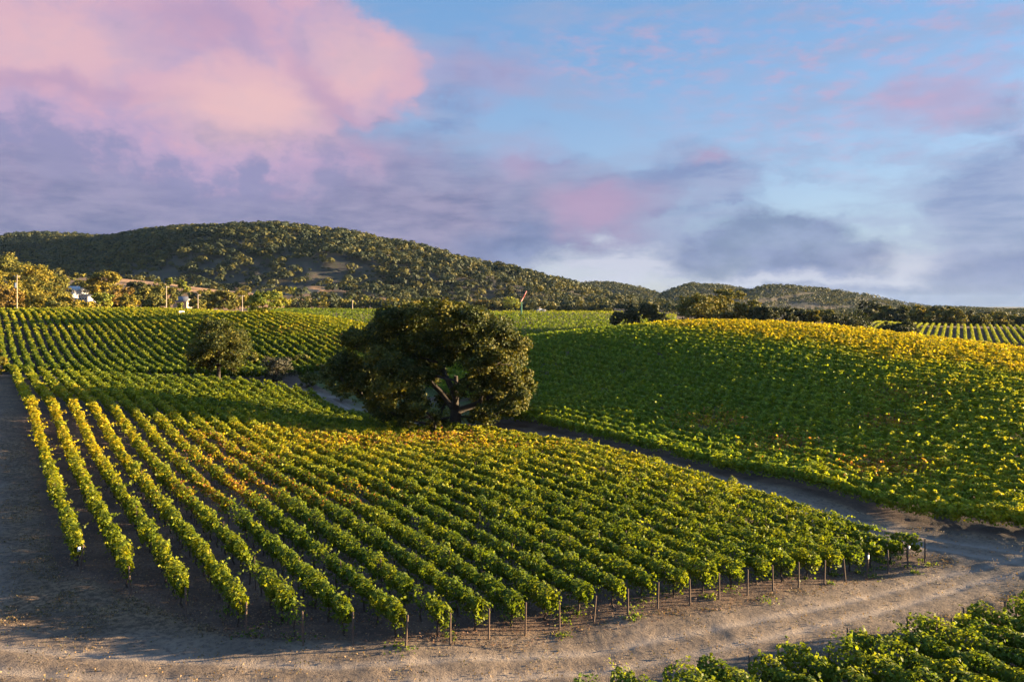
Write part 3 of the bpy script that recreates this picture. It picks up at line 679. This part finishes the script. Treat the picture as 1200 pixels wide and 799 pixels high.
for px, t_, w, d, kd, lb in [(298, 412, 26, 168, 'olive', 'green shrub right behind the round dark tree'), (352, 416, 26, 170, 'olive', 'green shrub right behind the grey-brown shrub'), (382, 424, 26, 160, 'olive', 'low green shrub just left of the big oak'), (362, 437, 24, 150, 'olive', 'low green shrub beside the track end'), (400, 452, 26, 142, 'olive', 'low dark green shrub under the big oak on its left')]:
    T(px, t_, w, d, kd, lb, 'rough green shrubs left of the big oak', name='shrub', cat='shrub', leaves=1800, crown_base=0., fork=.06)

# trees behind the right hand hill
TR = [(722, 364, 14, 300, 'dark', 'small dark tree'), (746, 355, 30, 285, 'dark', 'dark rounded tree with a pale top'), (762, 353, 14, 290, 'olive', 'slim olive tree'), (770, 365, 20, 280, 'dark', 'low dark bush-like tree'),
 (815, 345, 40, 290, 'olive', 'broad olive green tree at the left of the big clump'), (838, 341, 34, 300, 'olive', 'tall olive-brown tree'), (858, 340, 36, 310, 'olive', 'tallest olive tree of the clump'), (876, 351, 26, 300, 'olive', 'olive tree at the right of the big clump'), (893, 361, 28, 290, 'dark', 'low dark tree'), (915, 363, 26, 300, 'dark', 'low spreading dark tree'), (934, 364, 22, 330, 'dark', 'small dark tree'), (953, 365, 15, 330, 'gold', 'small bright yellow tree'), (968, 366, 20, 340, 'olive', 'small olive tree'), (992, 367, 42, 250, 'dark', 'wide low dark bush'), (1052, 374, 34, 225, 'dark', 'wide low dark bush nearest the far right rows'), (1018, 352, 24, 430, 'dark', 'tall dark tree')]
for px, t_, w, d, kd, lb in TR:
    T(px, t_ - 2, w * 1.35, d, kd, f'{lb} behind the hill crest', 'trees behind the hill crest', crown_base=.02, leaves=6500, trunk_r=.3)
# tree belt behind the far right rows
g = np.random.default_rng(17)
xs = [1036, 1052, 1066, 1080, 1094, 1107, 1119, 1131, 1143, 1154, 1166, 1180, 1194, 1210]
for i, px in enumerate(xs):
    top = np.interp(px, [1030, 1100, 1150, 1200], [355, 362, 365, 371]) + g.uniform(-4, 2); kd = ['olive', 'dark', 'olive', 'gold', 'dark', 'olive', 'olive', 'dark'][i % 8]
    T(px, top, g.uniform(24, 34), 400 + g.uniform(-20, 25), kd, f'tree in the belt behind the far right rows, {ordn(i + 1)} from its left', 'tree belt behind the far right vine rows', leaves=4200, crown_base=0)
# woods at left, golden in the low sun
TL = [(-12, 312, 40, 360, 'gold'), (10, 300, 46, 400, 'olive'), (36, 309, 44, 385, 'gold'), (60, 318, 36, 400, 'olive'), (-8, 330, 34, 310, 'amber'), (8, 337, 32, 290, 'amber'), (30, 335, 40, 320, 'gold'), (52, 326, 36, 350, 'olive'), (70, 345, 22, 330, 'gold'), (46, 346, 30, 300, 'gold'), (84, 354, 22, 300, 'gold'), (100, 353, 22, 305, 'gold'), (68, 352, 22, 290, 'olive'), (93, 318, 18, 520, 'olive'), (112, 326, 20, 480, 'gold'), (122, 317, 34, 430, 'gold'), (142, 334, 28, 380, 'amber'), (118, 342, 22, 330, 'lime'), (150, 342, 20, 350, 'gold'), (160, 328, 22, 470, 'dark'), (168, 336, 24, 400, 'olive'), (184, 326, 26, 410, 'olive'), (200, 333, 16, 430, 'olive'), (207, 336, 13, 500, 'dark'), (180, 347, 20, 370, 'olive'), (211, 354, 7, 360, 'lime'), (236, 338, 24, 420, 'olive'), (248, 343, 24, 400, 'olive'), (261, 341, 28, 390, 'olive'), (232, 350, 18, 370, 'olive'), (280, 339, 18, 420, 'gold'), (293, 345, 16, 430, 'dark'), (198, 325, 6, 560, 'lime'), (213, 326, 8, 560, 'lime'), (218, 332, 8, 550, 'lime')]
for i, (px, t_, w, d, kd) in enumerate(TL):
    cn = {'gold': 'golden', 'olive': 'olive green', 'amber': 'amber brown', 'lime': 'fresh green', 'dark': 'dark green'}[kd]
    T(px, t_, w * 1.25, d, kd, f'{cn} tree in the left hand woods beyond the rows, {ordn(i + 1)} counting towards the right', 'trees of the left hand woods', leaves=int(np.clip(190 * w, 1600, 8000)), crown_base=.0, trunk_r=.25)
# scattered trees at the foot of the hill
TM = [(338, 349, 14, 470, 'gold'), (350, 351, 18, 460, 'dark'), (343, 336, 12, 620, 'lime'), (362, 346, 16, 500, 'olive'), (376, 347, 18, 480, 'olive'), (392, 353, 14, 470, 'dark'), (402, 350, 14, 500, 'olive'), (412, 346, 8, 520, 'lime'), (428, 351, 16, 500, 'olive'), (429, 344, 7, 560, 'lime'), (444, 352, 16, 500, 'olive'), (460, 349, 16, 520, 'gold'), (474, 351, 16, 510, 'olive'), (488, 353, 16, 500, 'gold'), (560, 352, 16, 520, 'amber'), (576, 352, 18, 520, 'amber'), (600, 348, 20, 480, 'lime'), (619, 361, 14, 480, 'dark'), (645, 357, 10, 500, 'olive'), (664, 361, 14, 500, 'gold'), (676, 362, 12, 500, 'gold'), (690, 362, 14, 500, 'olive'), (702, 363, 12, 500, 'lime'), (655, 363, 12, 510, 'dark'), (712, 362, 12, 480, 'olive')]
for i, (px, t_, w, d, kd) in enumerate(TM):
    cn = {'gold': 'golden', 'olive': 'olive green', 'amber': 'amber brown', 'lime': 'fresh green', 'dark': 'dark green'}[kd]
    T(px, t_, w * 1.2, d, kd, f'small {cn} tree at the foot of the hills, {ordn(i + 1)} from the left', 'small trees at the foot of the hills', leaves=800)

# woodland on the hills
def woodland(name, label, n, ux, dy, dens, rmin, rmax, quads, seed):
    g = np.random.default_rng(seed); u = g.uniform(*ux, n); d = np.sqrt(g.uniform(dy[0] ** 2, dy[1] ** 2, n)); x, y = u * d, d
    z = height(x, y); k = g.random(n) < dens(x, y, z); x, y, z = x[k], y[k], z[k]; m = len(x)
    r = rmin * .75 + (rmax * 1.25 - rmin * .75) * g.random(m) ** 2.0; q = quads; D = unit(g.normal(size=(m * q, 3))); D[:, 2] = np.abs(D[:, 2]) * 1.0 - .12
    rr = np.repeat(r, q)[:, None]; P = np.repeat(np.c_[x, y, z + r * .75], q, 0) + D * rr * g.uniform(.7, 1.05, (m * q, 1)) * (1, 1, .85)
    N = D + g.normal(size=(m * q, 3)) * .28; tone = np.repeat(g.random(m), q)
    kk = np.array([(.017, .028, .014), (.032, .042, .014), (.085, .078, .014)]); w = np.clip(tone + g.normal(size=m * q) * .12, 0, .999) * 2; i = w.astype(int); f = (w - i)[:, None]
    col = kk[i] * (1 - f) + kk[np.minimum(i + 1, 2)] * f
    o = leaf_obj(name, P, N, (rr * .43)[:, 0] * g.uniform(.7, 1.2, m * q), col, M_tree); tag(o, label, 'woodland', kind='stuff'); return m
def goldm(x, y):
    P = RIDGES[2][0]; dg = seg_dist(x, y, [tuple(q[:2]) for q in P]); return (1 - sstep(dg, 45, 80)) * (y < 700) * (1 - .85 * sstep(x / y, -.30, -.18))
def dens_main(x, y, z):
    f = fbm(x / 90, y / 90, 77, 4); rel = sstep(z, 25, 90)
    dn = np.clip((f - .41 + .36 * rel) * 3.2, .15, 1) * (z > 15)
    for px, d, rad in [(585, 1000, 46), (600, 1020, 36)]:
        dn = dn * sstep(np.hypot((x - (px - 600) / F * d) / 1.8, y - d), rad * .6, rad)
    return dn * (1 - goldm(x, y) * .93)
def dens_far(x, y, z): return np.clip((fbm(x / 140, y / 140, 78, 4) - .36 + .4 * sstep(z, 15, 60) + .4 * sstep(x / y, .5, .6)) * 3, .08, 1) * (z > -8)
n1 = woodland('hill_woodland', 'dark oak woodland covering the big hill at left', 40000, (-.95, .16), (560, 1500), dens_main, 2.6, 5.2, 46, 1)
n2 = woodland('hill_woodland', 'dark woodland on the distant low hills at right', 42000, (-.02, .80), (620, 2100), dens_far, 2.8, 5.6, 18, 2)
def dens_foot(x, y, z): return (fbm(x / 40, y / 40, 79, 3) > .5) * .8 * (1 - goldm(x, y)) * np.where((x / y > -.57) & (x / y < -.26), .18, 1)
n3 = woodland('valley_scrub', 'mixed scrub and trees along the foot of the hills', 5200, (-.80, .30), (490, 640), dens_foot, 2.0, 4.2, 40, 3)
print('woods', n1, n2, n3)

# ------------------------------------------------------------------ poles, buildings, machines
def pole(px, top, d, label, tf=False):
    x, y, z = at(px, d); H = CH - (top - HZ) * d / F - z; r = empty('utility_pole', (x, y, z)); tag(r, label, 'utility pole', 'utility poles beyond the vineyard')
    w = .115 * d / 250
    mesh_np('shaft', *join([tube([(0, 0, -.3), (0, 0, H * .5), (0, 0, H)], [w * 1.2, w, w * .85], 8)]), M_pole, r, True)
    mesh_np('crossarm', *join([box(0, 0, H * .955, 2.0, .14, .14, .2)]), M_pole, r)
    for s in (-.85, 0.25, .85): mesh_np('insulator', *join([tube([(s * math.cos(.2), s * math.sin(.2), H * .955 + .07), (s * math.cos(.2), s * math.sin(.2), H * .955 + .3)], [.07, .05], 6)]), M_white, r)
    if tf: mesh_np('transformer', *join([tube([(-.45, -.1, H * .68), (-.45, -.1, H * .80)], [.34, .34], 12)]), M_metal, r)
pole(20, 322, 262, 'tall pale utility pole with transformer at far left', True)
pole(195, 335, 330, 'slim pale utility pole in front of the olive trees and small barn')
pole(232, 345, 335, 'short pale utility pole right of the small barn')
pole(284, 346, 330, 'short pale utility pole just left of the lone yellow-green tree')
pole(413, 352, 440, 'small utility pole behind the dark far vineyard, left of the oak')
pole(632, 360, 455, 'small utility pole behind the far vineyard, right of the red boom')

def gable(name, label, cat, px, d, w, l, h, rise, rz, wallm, roofm, extra=None):
    x, y, z = at(px, d); r = empty(name, (x, y, z), rz); tag(r, label, cat)
    V, Fq = box(0, 0, h / 2 - .3, w, l, h + .6)
    gab = np.array([(-w / 2, -l / 2, h), (w / 2, -l / 2, h), (0, -l / 2, h + rise), (-w / 2, l / 2, h), (w / 2, l / 2, h), (0, l / 2, h + rise)])
    me = join([(V, Fq), (gab, np.array([(0, 1, 2, 2), (4, 3, 5, 5)]))])
    m = bpy.data.meshes.new('wall'); m.from_pydata([tuple(v) for v in me[0]], [], [tuple(int(i) for i in f) if f[2] != f[3] else tuple(int(i) for i in f[:3]) for f in me[1]]); m.materials.append(wallm)
    o = bpy.data.objects.new('wall', m); C.objects.link(o); o.parent = r
    ang = math.atan2(rise, w / 2); sl = math.hypot(rise, w / 2) + .5; parts = []
    for s in (-1, 1):
        V, Fq = box(0, 0, 0, sl, l + .8, .14); c, sn = math.cos(-s * ang) , math.sin(-s * ang)
        Vr = V.copy(); Vr[:, 0] = V[:, 0] * c - V[:, 2] * sn * -1 * -1; Vr[:, 2] = V[:, 0] * sn + V[:, 2] * c
        Vr += (s * (w / 4 + .12), 0, h + rise / 2 + .02); parts.append((Vr, Fq))
    mesh_np('roof', *join(parts), roofm, r)
    for wx in (-.25, .25):
        wo = mesh_np('window', *join([box(wx * w, -l / 2 - .04, h * .55, .95, .06, 1.1)]), M_white, r); mesh_np('pane', *join([box(wx * w, -l / 2 - .08, h * .55, .75, .03, .9)]), M_glass, wo)
    mesh_np('door', *join([box(0, -l / 2 - .04, 1.0, .95, .06, 2.0)]), M_roofd, r)
    return r
gable('house', 'white gabled house among the golden trees at left', 'house', 89, 428, 8.5, 10, 3.6, 2.4, R(-25), M_wall, M_roof)
gable('shed', 'low shed with dark roof next to the white gabled house', 'shed', 102, 420, 7.0, 5, 2.6, .9, R(-20), M_wall, M_roofd)
gable('barn', 'small barn with slate grey roof beside the slim utility pole', 'barn', 215, 470, 7.5, 9, 4.2, 3.0, R(80), M_tin, M_roofd)
gable('shed', 'tiny white shed at the edge of the far middle vineyard', 'shed', 634, 462, 4.5, 4, 1.8, .9, R(10), M_white, M_white)

def rail_fence():
    x, y, z = at(203, 345); r = empty('rail_fence', (x, y, z)); tag(r, 'low green and white rail fence in front of the small barn', 'fence')
    L = 7.6
    for i in range(5): mesh_np('post', *join([box(i * L / 4, 0, .65, .16, .16, 1.7)]), M_white, r)
    mesh_np('rail', *join([box(L / 2, 0, 1.35, L, .10, .2)]), M_green, r); mesh_np('rail', *join([box(L / 2, 0, .7, L, .10, .2)]), M_green, r)
rail_fence()
def boom():
    x, y, z = at(611, 430); k = 430 / F; b = CH - (353 - HZ) * k - z; r = empty('wind_machine', (x, y, z)); tag(r, 'wind machine with leaning red blade on a green mast', 'wind machine')
    mesh_np('mast', *join([tube([(0, 0, -.3), (0, 0, b)], [.55, .38], 10)]), M_green, r, True)
    mesh_np('hub', *join([tube([(-.3, -.7, b), (-.3, .7, b)], [.5, .5], 10)]), M_metal, r)
    tx, tz = 6 * k, b + 12 * k
    mesh_np('blade', *join([tube([(-.2, -.8, b), (tx * .5, -.8, (b + tz) / 2), (tx, -.8, tz)], [.42, .38, .28], 6)]), M_red, r)
    V, Fq = box(0, .4, .8, 1.8, 1.4, 1.6); mesh_np('engine_box', V, Fq, M_green, r)
boom()
def tank():
    x, y, z = at(213, 247); r = empty('water_tank', (x, y, z)); tag(r, 'small white tank among the upper left vine rows', 'tank')
    mesh_np('tank_body', *join([tube([(-.7, 0, 1.9), (.7, 0, 1.9)], [.5, .5], 12)]), M_white, r, True)
    for s in (-.5, .5): mesh_np('support', *join([box(s, 0, .7, .12, .5, 1.5)]), M_rust, r)
tank()

def pickup():
    x, y, z = at(491, 111); rz = R(150); r = empty('pickup_truck', (x, y, z + .02), rz); tag(r, 'pale pickup truck parked on the track behind the oak foliage', 'pickup truck')
    def prism(prof, w, name, mat, parent, taper=0.0):      # side profile extruded across the width
        n = len(prof); V = np.array([(px, s * (w / 2 - (taper if pz > 1.25 else 0)), pz) for s in (-1, 1) for px, pz in prof])
        me = bpy.data.meshes.new(name); me.from_pydata([tuple(v) for v in V], [], [tuple(range(n))[::-1], tuple(range(n, 2 * n))] + [(i, (i + 1) % n, n + (i + 1) % n, n + i) for i in range(n)])
        me.materials.append(mat); o = bpy.data.objects.new(name, me); C.objects.link(o); o.parent = parent
        b = o.modifiers.new('bevel', 'BEVEL'); b.width = .05; b.segments = 2; return o
    prism([(-2.7, .5), (-2.7, 1.12), (-.9, 1.14), (1.1, 1.12), (2.45, 1.02), (2.7, .85), (2.7, .48)], 1.85, 'body', M_carw, r)
    cab = prism([(-.95, 1.1), (-.75, 1.72), (.35, 1.76), (1.15, 1.1)], 1.75, 'cab', M_carw, r, .14)
    o = prism([(1.16, 1.13), (.42, 1.70), (.46, 1.72), (1.22, 1.13)], 1.5, 'windscreen', M_glass, r); o.modifiers.clear()
    for s in (-1, 1):
        V, Fq = box(0, s * .80, 1.42, 1.1, .2, .42); mesh_np('side_window', V, Fq, M_glass, r)
        mesh_np('headlight', *join([box(2.66, s * .68, .82, .12, .36, .18)]), M_lens, r)
    V, Fq = box(-1.8, 0, 1.10, 1.6, 1.5, .1); mesh_np('bed', V, Fq, M_tyre, r)
    for wx in (-1.75, 1.75):
        for s in (-1, 1):
            w = mesh_np('wheel', *join([tube([(wx, s * .72, .38), (wx, s * .96, .38)], [.38, .38], 20)]), M_tyre, r)
            mesh_np('rim', *join([tube([(wx, s * .9, .38), (wx, s * .975, .38)], [.22, .2], 14)]), M_metal, w)
pickup()

# white tags on some end posts
for k, hh in [(0, 1.45), (21, 1.35), (23, 1.5)]:
    p, a0 = ROW0[k]; x, y = rowpt(p, a0 - .12); z = h1(x, y); o = mesh_np('row_tag', *join([box(0, 0, 0, .16, .03, .26, TH)]), M_white)
    o.location = (x, y - .06, z + hh); tag(o, ['white tag on the end post of the leftmost near row', 'white tag on an end post near the right corner, left of the pair', 'white tag on an end post near the right corner, right of the pair'][[0, 21, 23].index(k)], 'tag')

# ------------------------------------------------------------------ ground cover
def cover():
    # fallen leaves between the near rows
    n = 60000; y = 38 + 60 * rng.random(n) ** 1.6; u = rng.uniform(-.68, .62, n); x = u * y; p, a = field1(x, y); a0 = np.interp(p, R0[:, 0], R0[:, 1])
    k = (p > 3.6) & (p < 55) & (a > a0 - 1.5); k &= rng.random(n) < (1.1 * fbm(x / 1.5, y / 1.5, 91, 3) + .5 * (p < 14)); x, y = x[k], y[k]; n = len(x)
    c = np.array([(.18, .10, .07), (.14, .08, .055), (.22, .15, .08), (.08, .05, .04)])[rng.integers(0, 4, n)] * rng.uniform(.7, 1.3, (n, 1))
    o = leaf_obj('fallen_leaves', np.c_[x, y, height(x, y) + rng.uniform(.05, .12, n)], rng.normal(size=(n, 3)) * .45 + (0, 0, 1), rng.uniform(.05, .11, n), c, M_tree)
    tag(o, 'brown fallen leaves littering the soil between the near rows', 'fallen leaves', kind='stuff')
    # dry grass tufts on the verges
    n = 260000; y = 30 + 45 * rng.random(n) ** 1.3; u = rng.uniform(-.72, .72, n); x = u * y; p, a = field1(x, y); a0 = np.interp(p, R0[:, 0], R0[:, 1]); mk, rut = path_mask(x, y)
    out_ = ((a < a0 - .2) | (p < 3.8) | (p > 55)) & (p < 62); k = out_ & (rng.random(n) < (1 - mk * .86) * sstep(fbm(x / 1.1, y / 1.1, 93, 4), .36, .62)); x, y = x[k], y[k]; n = len(x)
    c = np.array([(.20, .14, .08), (.15, .11, .06), (.26, .18, .10), (.10, .10, .045)])[rng.integers(0, 4, n)] * rng.uniform(.7, 1.2, (n, 1))
    o = leaf_obj('dry_grass', np.c_[x, y, height(x, y) + rng.uniform(.0, .04, n)], rng.normal(size=(n, 3)) * (1, 1, .7), rng.uniform(.03, .10, n), c, M_tree)
    tag(o, 'dry tan grass tufts on the verges of the dirt tracks', 'dry grass', kind='stuff')
    # tall grass and brush left of the oak
    n = 52000; x = rng.uniform(-56, -4, n); y = rng.uniform(112, 178, n); p, a = field1(x, y); mk, rut = path_mask(x, y)
    k = (p > 55.5) & (p < 66 + (y < 150) * 3) & (rng.random(n) < (1 - mk * .9) * sstep(fbm(x / 3.5, y / 3.5, 97, 3), .3, .55)); x, y = x[k], y[k]; n = len(x)
    o = leaf_obj('brush', np.c_[x, y, height(x, y) + rng.random(n) ** 2 * 1.3 * fbm(x / 4, y / 4, 98)], rng.normal(size=(n, 3)), rng.uniform(.2, .45, n), tree_color(n, 'olive', rng.random(n) * .7), M_tree)
    tag(o, 'rough green brush along the track left of the big oak', 'brush', kind='stuff')
    # green weeds at the row ends
    Ps = []
    for k_, (p, a0) in enumerate(ROW0):
        if k_ < 3: continue
        for _ in range(6 if k_ > 8 else 2):
            aa, pp = a0 + rng.uniform(-1.2, 7), p + rng.normal() * .5; x, y = rowpt(pp, aa); m = int(rng.integers(20, 70)); s = rng.uniform(.12, .4)
            q = rng.normal(size=(m, 3)) * (s, s, .07); q[:, 0] += x; q[:, 1] += y; q[:, 2] = np.abs(q[:, 2]); Ps.append(q)
    P = np.concatenate(Ps); P[:, 2] += height(P[:, 0], P[:, 1]) + .05; n = len(P)
    c = np.array([(.10, .16, .02), (.18, .22, .03), (.06, .11, .02)])[rng.integers(0, 3, n)] * rng.uniform(.7, 1.3, (n, 1))
    o = leaf_obj('weeds', P, rng.normal(size=(n, 3)) * .7 + (0, 0, .8), rng.uniform(.07, .16, n), c, M_vine)
    tag(o, 'low green weeds at the ends of the near rows', 'weeds', kind='stuff')
cover()


# ------------------------------------------------------------------ evening air
def haze():
    m = bpy.data.materials.new('evening_air'); m.use_nodes = True; t = m.node_tree; t.nodes.clear()
    out = t.nodes.new('ShaderNodeOutputMaterial'); v = t.nodes.new('ShaderNodeVolumePrincipled')
    v.inputs['Color'].default_value = (.46, .68, 1.0, 1); v.inputs['Density'].default_value = .000016; v.inputs['Anisotropy'].default_value = 0.0
    t.links.new(v.outputs[0], out.inputs['Volume'])
    V, Fq = box(0, 0, 0, 25000, 25000, 1); V[:, 2] = np.where(V[:, 2] > 0, 175.0, -30.0)
    o = mesh_np('haze', V, Fq, m); tag(o, 'thin blue evening haze filling the valley', 'haze', kind='stuff')
haze()
